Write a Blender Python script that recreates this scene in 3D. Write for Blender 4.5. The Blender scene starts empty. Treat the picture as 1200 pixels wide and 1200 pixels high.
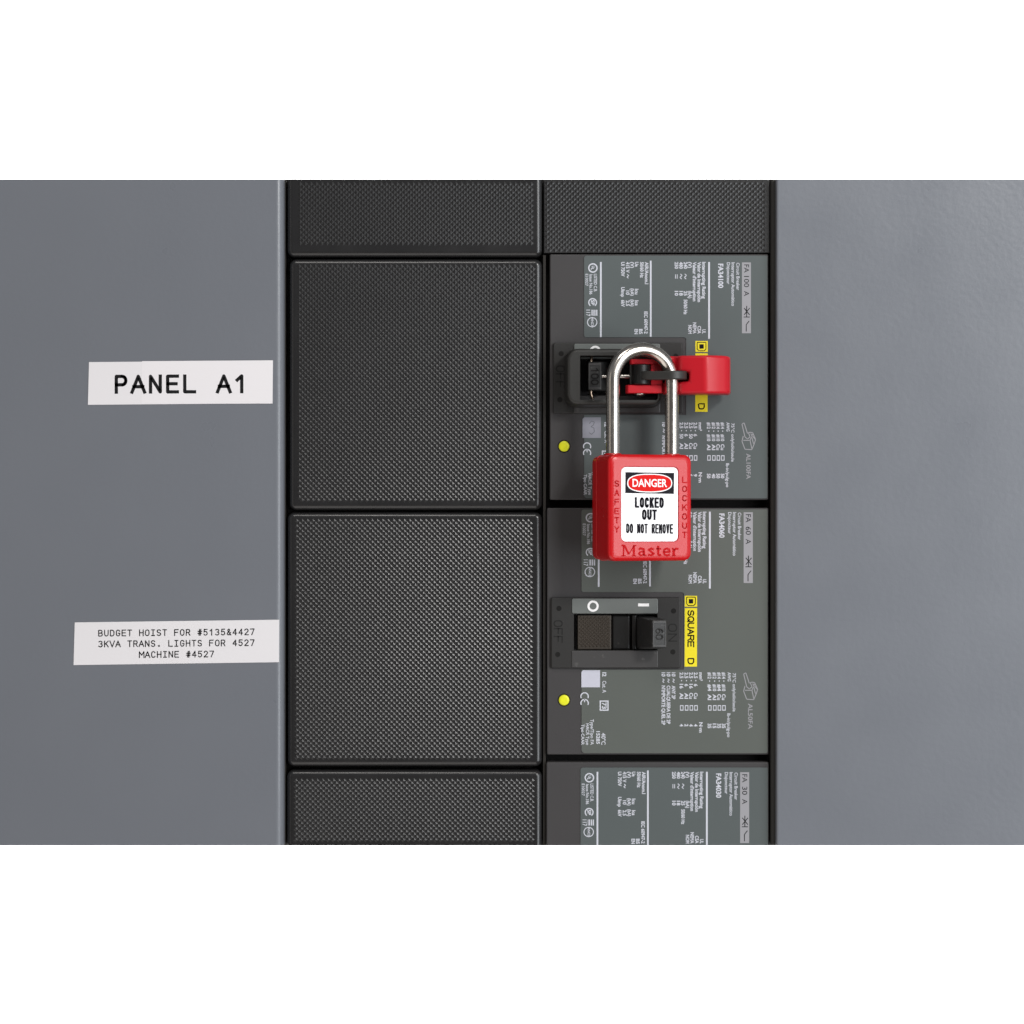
import bpy, bmesh, math
from mathutils import Vector, Matrix

# ------------------------------------------------------------------ camera, world, lamps, exposure
SC = bpy.context.scene
MM = 0.001
S = 0.38            # millimetres per photo pixel on the breaker faces (d = 0)
D = 1100.0          # camera distance to the breaker faces, mm

cam_d = bpy.data.cameras.new('camera')
cam = bpy.data.objects.new('camera', cam_d)
SC.collection.objects.link(cam)
cam.location = (0, -D * MM, 0)
cam.rotation_euler = (math.radians(90), 0, 0)
cam_d.sensor_width = 36
cam_d.lens = 36 * D / (1200 * S)
cam_d.clip_start = 0.02
cam_d.clip_end = 60
SC.camera = cam

SC.view_settings.view_transform = 'Standard'
SC.view_settings.look = 'None'
SC.view_settings.exposure = 0
SC.view_settings.gamma = 1
SC.view_settings.use_curve_mapping = False

world = bpy.data.worlds.new('World')
SC.world = world
world.use_nodes = True
nt = world.node_tree
bg = nt.nodes['Background']
tc = nt.nodes.new('ShaderNodeTexCoord')
sx = nt.nodes.new('ShaderNodeSeparateXYZ')
rp = nt.nodes.new('ShaderNodeValToRGB')
mr = nt.nodes.new('ShaderNodeMapRange')
mr.inputs['From Min'].default_value = -1
mr.inputs['From Max'].default_value = 1
nt.links.new(tc.outputs['Generated'], sx.inputs[0])
nt.links.new(sx.outputs['Z'], mr.inputs['Value'])
nt.links.new(mr.outputs[0], rp.inputs[0])
nt.links.new(rp.outputs[0], bg.inputs[0])
cr = rp.color_ramp
cr.elements[0].position = 0.30
cr.elements[0].color = (0.16, 0.125, 0.10, 1)
cr.elements[1].position = 0.62
cr.elements[1].color = (0.30, 0.31, 0.33, 1)
e = cr.elements.new(0.46); e.color = (0.20, 0.19, 0.185, 1)
bg.inputs[1].default_value = 0.5


def area(name, loc, target, size, watts, color):
    l = bpy.data.lights.new(name, 'AREA')
    l.shape = 'RECTANGLE'
    l.size, l.size_y = size
    l.energy = watts
    l.color = color
    o = bpy.data.objects.new(name, l)
    SC.collection.objects.link(o)
    o.location = loc
    o.rotation_euler = (Vector(target) - Vector(loc)).to_track_quat('-Z', 'Y').to_euler()
    return o


area('window_light', (0.98, -1.10, -0.02), (0.10, 0, 0), (0.70, 1.05), 13.0, (0.92, 0.965, 1.0))
area('fixture_light', (0.62, -1.00, 0.52), (0.05, 0, 0), (0.22, 0.15), 6.0, (1.0, 0.985, 0.96))
area('ceiling_light', (-0.12, -1.05, 1.35), (0.05, 0, 0), (0.6, 0.40), 6.0, (1.0, 0.965, 0.92))
area('side_fill_light', (1.30, -0.36, 0.05), (0.0, 0, 0), (0.35, 0.95), 1.4, (0.82, 0.90, 1.0))  # added unseen lamp at the right for edge highlights
area('left_fill_light', (-1.15, -0.95, -0.05), (0, 0, 0), (0.40, 1.3), 1.0, (1.0, 0.93, 0.86))  # added unseen lamp at the left, gives the shackle a warm stripe
area('low_fill_light', (-0.50, -0.85, -1.25), (-0.15, 0, -0.1), (2.0, 1.3), 9.5, (1.0, 0.97, 0.94))  # added unseen fill lamp from below, brightens the lower left
area('backdrop_light', (0, 0.45, 0), (0, 2, 0), (2.4, 2.4), 130.0, (1, 1, 1))  # added lamp hidden behind the panel, whitens the backdrop

# ------------------------------------------------------------------ helpers
ORG = {}


def px(x, y, d=0.0):
    """photo pixel -> point (mm) at depth d towards the camera"""
    k = (D - d) / D * S
    return Vector(((x - 600) * k, -d, (600 - y) * k))


def lum(d):
    return (D - d) / D * S


def thing(name, label, cat, loc=(0, 0, 0), rotz=0.0, group=None):
    o = bpy.data.objects.new(name, None)
    o.empty_display_size = 0.01
    SC.collection.objects.link(o)
    o.location = Vector(loc) * MM
    o.rotation_euler = (0, 0, rotz)
    o['label'] = label
    o['category'] = cat
    if group:
        o['group'] = group
    ORG[o.name] = Vector(loc) if rotz == 0 else Vector((0, 0, 0))
    return o


def obj(name, bm, mat, parent=None, smooth=None, bevel=0.0, seg=2, label=None, recalc=True):
    off = ORG[parent.name] if parent else Vector((0, 0, 0))
    if recalc:
        bmesh.ops.recalc_face_normals(bm, faces=bm.faces[:])
    for v in bm.verts:
        v.co = (v.co - off) * MM
    me = bpy.data.meshes.new(name)
    bm.to_mesh(me)
    bm.free()
    o = bpy.data.objects.new(name, me)
    SC.collection.objects.link(o)
    me.materials.append(mat)
    if parent:
        o.parent = parent
        ORG[o.name] = off
    if bevel:
        m = o.modifiers.new('bevel', 'BEVEL')
        m.width = bevel * MM
        m.segments = seg
        m.limit_method = 'ANGLE'
        m.angle_limit = math.radians(35)
        m.harden_normals = False
    if smooth is not None:
        me.polygons.foreach_set('use_smooth', [True] * len(me.polygons))
        try:
            me.set_sharp_from_angle(angle=math.radians(smooth))
        except Exception:
            pass
    if label:
        o['label'] = label
    return o


def rrect(x0, z0, x1, z1, rs, n=6):
    """rounded rectangle, counter-clockwise from lower left; rs = radii (bl, br, tr, tl)"""
    pts = []
    for (cx, cz, sx_, sz, a0, r) in ((x0, z0, 1, 1, 180, rs[0]), (x1, z0, -1, 1, 270, rs[1]),
                                     (x1, z1, -1, -1, 0, rs[2]), (x0, z1, 1, -1, 90, rs[3])):
        r = max(r, 0.01)
        ox, oz = cx + sx_ * r, cz + sz * r
        for k in range(n + 1):
            a = math.radians(a0 + 90 * k / n)
            pts.append((ox + r * math.cos(a), oz + r * math.sin(a)))
    return pts


def loop(bm, pts, y):
    return [bm.verts.new((p[0], y, p[1])) for p in pts]


def bridge(bm, a, b):
    n = len(a)
    for i in range(n):
        bm.faces.new((a[i], a[(i + 1) % n], b[(i + 1) % n], b[i]))


def slab(bm, x0, y0, x1, y1, d0, d1, r=0.0, er=0.0, cut='', flare=0.0, hole=None, hole_d=None, n=6, steps=4, back=True, pit=None):
    """slab whose front outline is the pixel box (x0,y0,x1,y1) at depth d1; er rounds the front edge, cut names
    edges left square ('t','b'), hole = pixel box of an opening"""
    A = px(x0, y1, d1)
    B = px(x1, y0, d1)
    ax, az, bx, bz = A.x, A.z, B.x, B.z
    it = 0 if 't' in cut else 1
    ib = 0 if 'b' in cut else 1
    rs = [r * ib, r * ib, r * it, r * it]

    def lp(ins, d):
        rr = [max(q - ins, 0.01) if q else 0.01 for q in rs]
        return loop(bm, rrect(ax + ins, az + ins * ib, bx - ins, bz - ins * it, rr, n), -d)
    prof = [(-flare, d0)]
    if er:
        for k in range(steps + 1):
            a = math.pi / 2 * k / steps
            prof.append((er * (1 - math.cos(a)), d1 - er + er * math.sin(a)))
        prof.append((er * 1.04 + 0.05, d1))
    else:
        prof.append((0, d1))
    L = [lp(i, d) for i, d in prof]
    for a, b in zip(L, L[1:]):
        bridge(bm, a, b)
    if hole:
        hA = px(hole[0], hole[3], d1)
        hB = px(hole[2], hole[1], d1)
        hr = hole[4] if len(hole) > 4 else 0.3
        h1 = loop(bm, rrect(hA.x, hA.z, hB.x, hB.z, [hr] * 4, n), -d1)
        bridge(bm, L[-1], h1)
        h2 = loop(bm, rrect(hA.x, hA.z, hB.x, hB.z, [hr] * 4, n), -(hole_d if hole_d is not None else d0))
        bridge(bm, h1, h2)
        if pit:
            bm.faces.new(h2)
        elif back:
            bridge(bm, h2, L[0])
    else:
        bm.faces.new(L[-1])
        if back:
            bm.faces.new(list(reversed(L[0])))
    return bm


def box(bm, x0, y0, x1, y1, d0, d1):
    A = px(x0, y1, d1)
    B = px(x1, y0, d1)
    vs = [bm.verts.new(c) for c in ((A.x, -d0, A.z), (B.x, -d0, A.z), (B.x, -d0, B.z), (A.x, -d0, B.z),
                                    (A.x, -d1, A.z), (B.x, -d1, A.z), (B.x, -d1, B.z), (A.x, -d1, B.z))]
    for f in ((0, 1, 2, 3), (4, 5, 6, 7), (0, 1, 5, 4), (1, 2, 6, 5), (2, 3, 7, 6), (3, 0, 4, 7)):
        bm.faces.new([vs[i] for i in f])


def hexa(bm, back, front):
    """prism from two 4-point loops of mm points"""
    a = [bm.verts.new(p) for p in back]
    b = [bm.verts.new(p) for p in front]
    bridge(bm, a, b)
    bm.faces.new(a)
    bm.faces.new(b)


def tube(bm, pts, r, n=24, cap=True):
    pts = [Vector(p) for p in pts]
    rings = []
    t0 = (pts[1] - pts[0]).normalized()
    u = t0.orthogonal().normalized()
    for i, p in enumerate(pts):
        t = (pts[min(i + 1, len(pts) - 1)] - pts[max(i - 1, 0)]).normalized()
        u = (u - t * u.dot(t)).normalized()
        w = t.cross(u)
        rr = r[i] if isinstance(r, (list, tuple)) else r
        rings.append([bm.verts.new(p + (u * math.cos(2 * math.pi * k / n) + w * math.sin(2 * math.pi * k / n)) * rr) for k in range(n)])
    for a, b in zip(rings, rings[1:]):
        bridge(bm, a, b)
    if cap:
        bm.faces.new(rings[0])
        bm.faces.new(rings[-1])


def prism(bm, sec, z0, z1):
    """sec = list of (x mm, y mm) in plan, extruded in z"""
    a = [bm.verts.new((p[0], p[1], z0)) for p in sec]
    b = [bm.verts.new((p[0], p[1], z1)) for p in sec]
    bridge(bm, a, b)
    bm.faces.new(a)
    bm.faces.new(b)


# ------------------------------------------------------------------ materials
def mat(name, color, rough=0.5, metal=0.0, spec=0.5, bump=None, var=None, coat=0.0, rvar=None, specks=None):
    m = bpy.data.materials.new(name)
    m.use_nodes = True
    t = m.node_tree
    b = t.nodes['Principled BSDF']
    b.inputs['Base Color'].default_value = (*color, 1)
    b.inputs['Roughness'].default_value = rough
    b.inputs['Metallic'].default_value = metal
    b.inputs['Specular IOR Level'].default_value = spec
    b.inputs['Coat Weight'].default_value = coat
    b.inputs['Coat Roughness'].default_value = 0.08
    c = t.nodes.new('ShaderNodeTexCoord')

    def noise(scale, detail=4):
        n = t.nodes.new('ShaderNodeTexNoise')
        n.inputs['Scale'].default_value = scale
        n.inputs['Detail'].default_value = detail
        t.links.new(c.outputs['Object'], n.inputs['Vector'])
        return n
    last = None
    if var:
        n = noise(var[0])
        mx = t.nodes.new('ShaderNodeMix')
        mx.data_type = 'RGBA'
        k = var[1]
        mx.inputs['A'].default_value = (*[v * (1 - k) for v in color], 1)
        mx.inputs['B'].default_value = (*[min(1, v * (1 + k)) for v in color], 1)
        t.links.new(n.outputs['Fac'], mx.inputs['Factor'])
        last = mx.outputs['Result']
        t.links.new(last, b.inputs['Base Color'])
    if specks:      # (scale, threshold, colour) dust and scuffs with a shape of their own
        n = noise(specks[0], 6)
        r = t.nodes.new('ShaderNodeValToRGB')
        r.color_ramp.elements[0].position = specks[1]
        r.color_ramp.elements[1].position = min(1, specks[1] + 0.08)
        r.color_ramp.elements[1].color = (0.7, 0.7, 0.7, 1)
        t.links.new(n.outputs['Fac'], r.inputs[0])
        mx = t.nodes.new('ShaderNodeMix')
        mx.data_type = 'RGBA'
        mx.inputs['A'].default_value = (*color, 1)
        if last:
            t.links.new(last, mx.inputs['A'])
        mx.inputs['B'].default_value = (*specks[2], 1)
        t.links.new(r.outputs[0], mx.inputs['Factor'])
        t.links.new(mx.outputs['Result'], b.inputs['Base Color'])
    if rvar:
        n = noise(rvar[0], 5)
        mr_ = t.nodes.new('ShaderNodeMapRange')
        mr_.inputs['From Min'].default_value = 0.3
        mr_.inputs['From Max'].default_value = 0.7
        mr_.inputs['To Min'].default_value = max(0.02, rough - rvar[1])
        mr_.inputs['To Max'].default_value = rough + rvar[1]
        t.links.new(n.outputs['Fac'], mr_.inputs['Value'])
        t.links.new(mr_.outputs[0], b.inputs['Roughness'])
    if bump:
        n = noise(bump[0], bump[3] if len(bump) > 3 else 3)
        bp = t.nodes.new('ShaderNodeBump')
        bp.inputs['Strength'].default_value = bump[1]
        bp.inputs['Distance'].default_value = bump[2] * MM
        t.links.new(n.outputs['Fac'], bp.inputs['Height'])
        t.links.new(bp.outputs[0], b.inputs['Normal'])
    return m


M = {}
M['paint'] = mat('grey_enamel', (0.166, 0.176, 0.198), 0.32, spec=0.5, bump=(380, 0.6, 0.13, 2), var=(6, 0.05), rvar=(25, 0.05))
M['black'] = mat('black_plastic', (0.022, 0.0215, 0.022), 0.42, spec=0.4, bump=(2500, 0.2, 0.03), var=(40, 0.15))
M['cover'] = mat('satin_black_plastic', (0.017, 0.0165, 0.017), 0.26, spec=0.6, bump=(2500, 0.15, 0.02), var=(40, 0.15), rvar=(90, 0.05))
M['knurl'] = mat('knurled_plastic', (0.015, 0.0146, 0.0153), 0.30, spec=0.48, var=(60, 0.2), rvar=(30, 0.02))
M['dark'] = mat('dark_recess', (0.010, 0.0095, 0.009), 0.7, spec=0.2)
M['return_shade'] = mat('shaded_return', (0.042, 0.041, 0.038), 0.6, spec=0.3, var=(30, 0.15))  # dark tone carries the shade on the cover's return edge
M['rail'] = mat('brown_black_rail', (0.022, 0.019, 0.016), 0.55, spec=0.3)
M['case'] = mat('breaker_case', (0.052, 0.049, 0.050), 0.5, spec=0.35, bump=(3200, 0.3, 0.03), var=(50, 0.08), specks=(900, 0.72, (0.10, 0.097, 0.095)))
M['plate'] = mat('grey_green_label', (0.098, 0.113, 0.113), 0.36, spec=0.4, var=(18, 0.07), bump=(60, 0.1, 0.05))
M['plate_sheen'] = mat('green_sheen_label', (0.108, 0.118, 0.107), 0.38, spec=0.4, var=(18, 0.09), bump=(60, 0.1, 0.05))  # second breaker's plate, greenish reflection put into the base colour
M['escutcheon'] = mat('escutcheon_plastic', (0.024, 0.023, 0.022), 0.5, spec=0.4, bump=(2600, 0.35, 0.04), specks=(700, 0.70, (0.06, 0.057, 0.052)))
M['scuffed_and_lit_edge'] = mat('scuffed_and_lit_edge_plastic', (0.060, 0.058, 0.058), 0.33, spec=0.5, bump=(1800, 0.2, 0.03), specks=(350, 0.66, (0.11, 0.107, 0.103)))
M['strip'] = mat('grey_strip', (0.145, 0.157, 0.15), 0.35, spec=0.5, var=(120, 0.08))
M['slider'] = mat('brown_slider', (0.045, 0.036, 0.028), 0.45, spec=0.4, specks=(500, 0.66, (0.12, 0.095, 0.07)))
M['toggle'] = mat('toggle_plastic', (0.026, 0.026, 0.026), 0.45, spec=0.5, bump=(2200, 0.35, 0.04), specks=(900, 0.62, (0.11, 0.108, 0.105)))
M['worn'] = mat('worn_moulding', (0.046, 0.044, 0.042), 0.45, spec=0.4)
M['emboss'] = mat('moulded_shadow', (0.012, 0.0115, 0.011), 0.55, spec=0.3)
M['gloss'] = mat('dark_smooth_plastic', (0.010, 0.0095, 0.009), 0.4, spec=0.35, specks=(260, 0.68, (0.05, 0.046, 0.04)))
M['ink_white'] = mat('white_ink', (0.60, 0.61, 0.67), 0.5, spec=0.2)
M['ink_grey'] = mat('pale_grey_ink', (0.33, 0.325, 0.345), 0.5, spec=0.2)
M['ink_dark'] = mat('dark_ink', (0.014, 0.014, 0.015), 0.5, spec=0.12)
M['ink_black'] = mat('black_ink', (0.008, 0.007, 0.012), 0.5, spec=0.1)
M['lilac'] = mat('pale_lilac_film', (0.56, 0.56, 0.64), 0.4, spec=0.4, var=(120, 0.06))
M['lilac_dim'] = mat('worn_lilac_film', (0.27, 0.27, 0.31), 0.4, spec=0.4, var=(150, 0.18))
M['pencil'] = mat('pencil', (0.12, 0.12, 0.14), 0.5)
M['yellow'] = mat('yellow_film', (0.86, 0.72, 0.02), 0.4, spec=0.4)
M['button'] = mat('yellow_button', (0.80, 0.80, 0.02), 0.4, spec=0.4, var=(500, 0.12))
M['paper'] = mat('white_tape', (0.80, 0.775, 0.79), 0.42, spec=0.4, var=(14, 0.03), bump=(40, 0.12, 0.15))
M['paper_edge'] = mat('white_tape_overlap', (0.83, 0.80, 0.815), 0.42, spec=0.4, var=(14, 0.03))
M['red'] = mat('red_lock_plastic', (0.56, 0.008, 0.011), 0.25, spec=0.42, bump=(1500, 0.10, 0.03), rvar=(60, 0.05))
M['red_letter'] = mat('red_moulded_letter', (0.50, 0.008, 0.011), 0.7, spec=0.1)
M['red_lever'] = mat('red_lever_plastic', (0.53, 0.010, 0.020), 0.36, spec=0.34, bump=(1800, 0.25, 0.04), specks=(120, 0.76, (0.62, 0.06, 0.07)))
M['sticker'] = mat('white_sticker', (0.90, 0.89, 0.90), 0.3, spec=0.4, coat=0.1)
M['danger'] = mat('danger_red', (0.70, 0.008, 0.006), 0.5, spec=0.1)
M['white'] = mat('white_print', (0.92, 0.91, 0.91), 0.35, spec=0.4)
M['steel'] = mat('shackle_steel', (0.62, 0.575, 0.52), 0.235, metal=1.0, bump=(900, 0.25, 0.05), rvar=(180, 0.07))
M['steel_dark'] = mat('screw_steel', (0.60, 0.57, 0.53), 0.28, metal=1.0)
M['brass'] = mat('clip_metal', (0.55, 0.42, 0.32), 0.32, metal=1.0)
M['clamp'] = mat('clamp_plastic', (0.026, 0.025, 0.023), 0.46, spec=0.5, bump=(2600, 0.3, 0.04), var=(60, 0.12), specks=(600, 0.74, (0.07, 0.068, 0.064)))
M['backdrop'] = mat('white_backdrop', (0.92, 0.92, 0.92), 0.9, spec=0.1)

# ------------------------------------------------------------------ lettering
STROKES = {}


def _arc(cx, cy, rx, ry, a0, a1, n=10):
    return [(cx + rx * math.cos(math.radians(a0 + (a1 - a0) * k / n)), cy + ry * math.sin(math.radians(a0 + (a1 - a0) * k / n))) for k in range(n + 1)]


STROKES.update({
    'A': [[(0, 0), (.5, 1), (1, 0)], [(.18, .34), (.82, .34)]],
    'B': [[(0, .52), (.62, .52)] + _arc(.62, .26, .36, .26, 90, -90) + [(0, 0), (0, 1), (.6, 1)] + _arc(.6, .76, .33, .24, 90, -90)],
    'C': [_arc(.52, .68, .48, .32, 25, 180, 10) + _arc(.52, .32, .48, .32, 180, 335, 10)],
    'D': [[(0, 0), (0, 1), (.45, 1)] + _arc(.45, .62, .55, .38, 90, 0, 6) + _arc(.45, .38, .55, .38, 0, -90, 6) + [(0, 0)]],
    'E': [[(1, 1), (0, 1), (0, 0), (1, 0)], [(0, .52), (.86, .52)]],
    'F': [[(1, 1), (0, 1), (0, 0)], [(0, .52), (.82, .52)]],
    'G': [_arc(.52, .68, .48, .32, 25, 180, 10) + _arc(.52, .32, .48, .32, 180, 330, 10) + [(1, .46), (.6, .46)]],
    'H': [[(0, 0), (0, 1)], [(1, 0), (1, 1)], [(0, .52), (1, .52)]],
    'I': [[(.5, 0), (.5, 1)]],
    'J': [[(.9, 1), (.9, .3)] + _arc(.45, .3, .45, .3, 0, -180)],
    'K': [[(0, 0), (0, 1)], [(1, 1), (.02, .36)], [(.36, .58), (1, 0)]],
    'L': [[(0, 1), (0, 0), (1, 0)]],
    'M': [[(0, 0), (0, 1), (.5, .4), (1, 1), (1, 0)]],
    'N': [[(0, 0), (0, 1), (1, 0), (1, 1)]],
    'O': [_arc(.5, .66, .5, .34, 0, 180, 10) + _arc(.5, .34, .5, .34, 180, 360, 10) + [(1, .66)]],
    'P': [[(0, 0), (0, 1), (.6, 1)] + _arc(.6, .73, .38, .27, 90, -90) + [(0, .46)]],
    'Q': [_arc(.5, .66, .5, .34, 0, 180, 10) + _arc(.5, .34, .5, .34, 180, 360, 10) + [(1, .66)], [(.6, .25), (1, -.05)]],
    'R': [[(0, 0), (0, 1), (.6, 1)] + _arc(.6, .74, .37, .26, 90, -90) + [(0, .48)], [(.55, .48), (1, 0)]],
    'S': [_arc(.5, .75, .46, .25, 25, 270, 12) + _arc(.5, .25, .48, .25, 90, -155, 12)],
    'T': [[(0, 1), (1, 1)], [(.5, 1), (.5, 0)]],
    'U': [[(0, 1), (0, .36)] + _arc(.5, .36, .5, .36, 180, 360) + [(1, 1)]],
    'V': [[(0, 1), (.5, 0), (1, 1)]],
    'X': [[(0, 0), (1, 1)], [(0, 1), (1, 0)]],
    'Y': [[(0, 1), (.5, .48), (1, 1)], [(.5, .48), (.5, 0)]],
    '0': [_arc(.5, .66, .46, .34, 0, 180, 10) + _arc(.5, .34, .46, .34, 180, 360, 10) + [(.96, .66)]],
    '1': [[(.12, .74), (.58, 1), (.58, 0)]],
    '2': [_arc(.5, .72, .46, .28, 165, -25, 12) + [(.02, 0), (1, 0)]],
    '3': [_arc(.46, .76, .44, .24, 150, -85, 10) + _arc(.46, .27, .5, .27, 85, -150, 12)],
    '4': [[(.74, 0), (.74, 1), (0, .3), (1, .3)]],
    '5': [[(.92, 1), (.14, 1), (.08, .52)] + _arc(.47, .32, .48, .32, 125, -150, 14)],
    '6': [_arc(.5, .3, .46, .3, 180, -180, 16) + [(.06, .5)] + _arc(.62, .5, .56, .5, 170, 75, 8)],
    '7': [[(0, 1), (1, 1), (.36, 0)]],
    '8': [_arc(.5, .76, .40, .24, -90, 270, 16), _arc(.5, .27, .48, .27, 90, 450, 16)],
    '9': [_arc(.5, .7, .46, .3, 0, 360, 16) + _arc(.38, .5, .56, .5, 0, -95, 8)],
    '#': [[(.3, 0), (.45, 1)], [(.65, 0), (.8, 1)], [(.02, .66), (1, .66)], [(0, .32), (.96, .32)]],
    '&': [[(1, 0), (.22, .72)] + _arc(.45, .8, .25, .2, 200, -20, 8) + [(.12, .36)] + _arc(.42, .22, .36, .22, 150, 300, 8) + [(.95, .42)]],
    '.': [[(.36, .07), (.66, .07)], [(.51, 0), (.51, .14)]],
    '-': [[(.1, .45), (.9, .45)]],
})
SERIF_I = [[(.1, 1), (.9, 1)], [(.5, 1), (.5, 0)], [(.1, 0), (.9, 0)]]


def ribbon(bm, pts, w, place, joint=8):
    """flat stroke along 2-D points, w wide, mapped to space by place(u, v)"""
    for (a, b) in zip(pts, pts[1:]):
        dx, dy = b[0] - a[0], b[1] - a[1]
        l = math.hypot(dx, dy)
        if l < 1e-6:
            continue
        nx, ny = -dy / l * w / 2, dx / l * w / 2
        q = [(a[0] + nx, a[1] + ny), (a[0] - nx, a[1] - ny), (b[0] - nx, b[1] - ny), (b[0] + nx, b[1] + ny)]
        bm.faces.new([bm.verts.new(place(*p)) for p in q])
    if joint:
        for k, p in enumerate(pts[1:-1]):
            c = [(p[0] + w / 2 * math.cos(2 * math.pi * k / joint), p[1] + w / 2 * math.sin(2 * math.pi * k / joint)) for k in range(joint)]
            bm.faces.new([bm.verts.new(place(*q, lift=1)) for q in c])


def capped(pl, cw, ch, w):
    """square ends: open strokes run on by half their width"""
    if pl[0] == pl[-1] or len(pl) < 2:
        return pl

    def out(a, b):
        dx, dy = (a[0] - b[0]) * cw, (a[1] - b[1]) * ch
        l = math.hypot(dx, dy) or 1
        return (a[0] + dx / l * w / 2 / cw, a[1] + dy / l * w / 2 / ch)
    return [out(pl[0], pl[1])] + list(pl[1:-1]) + [out(pl[-1], pl[-2])]


def stroke_text(bm, text, u0, v0, cw, ch, pitch, w, place, serif=False):
    """text with its lower-left corner at (u0, v0)"""
    for i, c in enumerate(text):
        if c == ' ':
            continue
        st = SERIF_I if (serif and c == 'I') else STROKES[c]
        k = 1.28 if (serif and c in 'AVM') else 1.0
        for pl in st:
            pl = capped(pl, cw, ch, w)
            ribbon(bm, [(u0 + i * pitch + cw / 2 + (p[0] - .5) * cw * k, v0 + p[1] * ch) for p in pl], w, place)


_tcache = {}


def glyphs(text, bold=0.0):
    key = (text, bold)
    if key not in _tcache:
        cu = bpy.data.curves.new('t', 'FONT')
        cu.body = text
        cu.size = 1
        cu.resolution_u = 3
        cu.offset = bold
        o = bpy.data.objects.new('t', cu)
        me = o.to_mesh()
        vs = [(v.co.x, v.co.y) for v in me.vertices]
        fs = [tuple(p.vertices) for p in me.polygons]
        o.to_mesh_clear()
        bpy.data.objects.remove(o)
        bpy.data.curves.remove(cu)
        _tcache[key] = (vs, fs)
    return _tcache[key]


CAP = None


def fit_text(bm, text, u0, v0, length, cap, place, bold=0.0):
    """built-in font, start (u0, v0) on the baseline, stretched to the given length and cap height"""
    global CAP
    if CAP is None:
        CAP = max(v[1] for v in glyphs('H')[0])
    vs, fs = glyphs(text, bold)
    if not vs:
        return
    xa = min(v[0] for v in vs)
    xb = max(v[0] for v in vs)
    k = length / max(xb - xa, 1e-6)
    q = [bm.verts.new(place(u0 + (v[0] - xa) * k, v0 + v[1] / CAP * cap)) for v in vs]
    for f in fs:
        try:
            bm.faces.new([q[i] for i in f])
        except ValueError:
            pass


def ring2d(bm, cx, cy, r0, r1, place, n=24, a0=0, a1=360):
    pr = None
    for k in range(n + 1):
        a = math.radians(a0 + (a1 - a0) * k / n)
        c = (bm.verts.new(place(cx + r0 * math.cos(a), cy + r0 * math.sin(a))), bm.verts.new(place(cx + r1 * math.cos(a), cy + r1 * math.sin(a))))
        if pr:
            bm.faces.new((pr[0], c[0], c[1], pr[1]))
        pr = c


def rect2d(bm, u0, v0, u1, v1, place):
    bm.faces.new([bm.verts.new(place(*p)) for p in ((u0, v0), (u1, v0), (u1, v1), (u0, v1))])


def poly2d(bm, pts, place):
    bm.faces.new([bm.verts.new(place(*p)) for p in pts])


def knurl(bm, x0, y0, x1, y1, d, a=3.15, h=0.25, top=0.12, seed=0):
    """lattice of small truncated pyramids standing on their corners; a = half diagonal in pixels"""
    k = lum(d)
    j = 0
    y = y0 + a
    while y <= y1 - a + 0.01:
        x = x0 + a + (a if j % 2 else 0)
        while x <= x1 - a + 0.01:
            c = px(x, y, d)
            am = a * k
            base = [bm.verts.new((c.x + am * q[0], -d, c.z + am * q[1])) for q in ((.92, 0), (0, .92), (-.92, 0), (0, -.92))]
            tp = [bm.verts.new((c.x + am * top * q[0], -d - h, c.z + am * top * q[1])) for q in ((1, 0), (0, 1), (-1, 0), (0, -1))]
            bridge(bm, base, tp)
            bm.faces.new(tp)
            x += 2 * a
        y += a
        j += 1


TOP, BOT = 210.0, 990.8

# ------------------------------------------------------------------ setting, added to fill the blank bands: white wall behind
bm = bmesh.new()
vs = [bm.verts.new(c) for c in ((-6000, 1500, -6000), (6000, 1500, -6000), (6000, 1500, 6000), (-6000, 1500, 6000))]
bm.faces.new(vs)
w = obj('background', bm, M['backdrop'])
w['kind'] = 'structure'

# ------------------------------------------------------------------ grey steel covers
ER = 3.3
t = thing('steel_cover', 'smooth grey painted steel cover carrying two white printed labels', 'panel cover', px(165, BOT, 6), group='grey steel covers')
bm = bmesh.new()
slab(bm, -260, TOP, 332.2, BOT, -40, 6, er=ER, cut='tb', steps=6)
obj('face_sheet', bm, M['paint'], t, smooth=30)

t = thing('steel_cover', 'bare grey painted steel cover without labels beside the circuit breakers', 'panel cover', px(1050, BOT, 6), group='grey steel covers')
bm = bmesh.new()
slab(bm, 909.8, TOP, 1460, BOT, -40, 6, er=1.0, cut='tb', steps=6)
obj('face_sheet', bm, M['paint'], t, smooth=30)
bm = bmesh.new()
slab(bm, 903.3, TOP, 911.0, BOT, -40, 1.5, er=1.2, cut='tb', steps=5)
obj('shaded_return_edge', bm, M['return_shade'], t, smooth=40)  # strip added for the cover's return edge, its shade put into the colour

# ------------------------------------------------------------------ dark chassis behind the modules
t = thing('mounting_chassis', 'dark mounting chassis seen in the narrow gaps between the black modules', 'chassis', px(620, BOT, -14))
bm = bmesh.new()
box(bm, 326, TOP, 912, BOT, -44, -9)
obj('back_pan', bm, M['dark'], t)
bm = bmesh.new()
box(bm, 333.4, TOP, 334.9, BOT, -8.9, -0.6)
obj('side_rail', bm, M['rail'], t)
bm = bmesh.new()
box(bm, 636.5, 299, 639.6, BOT, -8.9, -1.8)
obj('centre_rail', bm, M['rail'], t)

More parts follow.
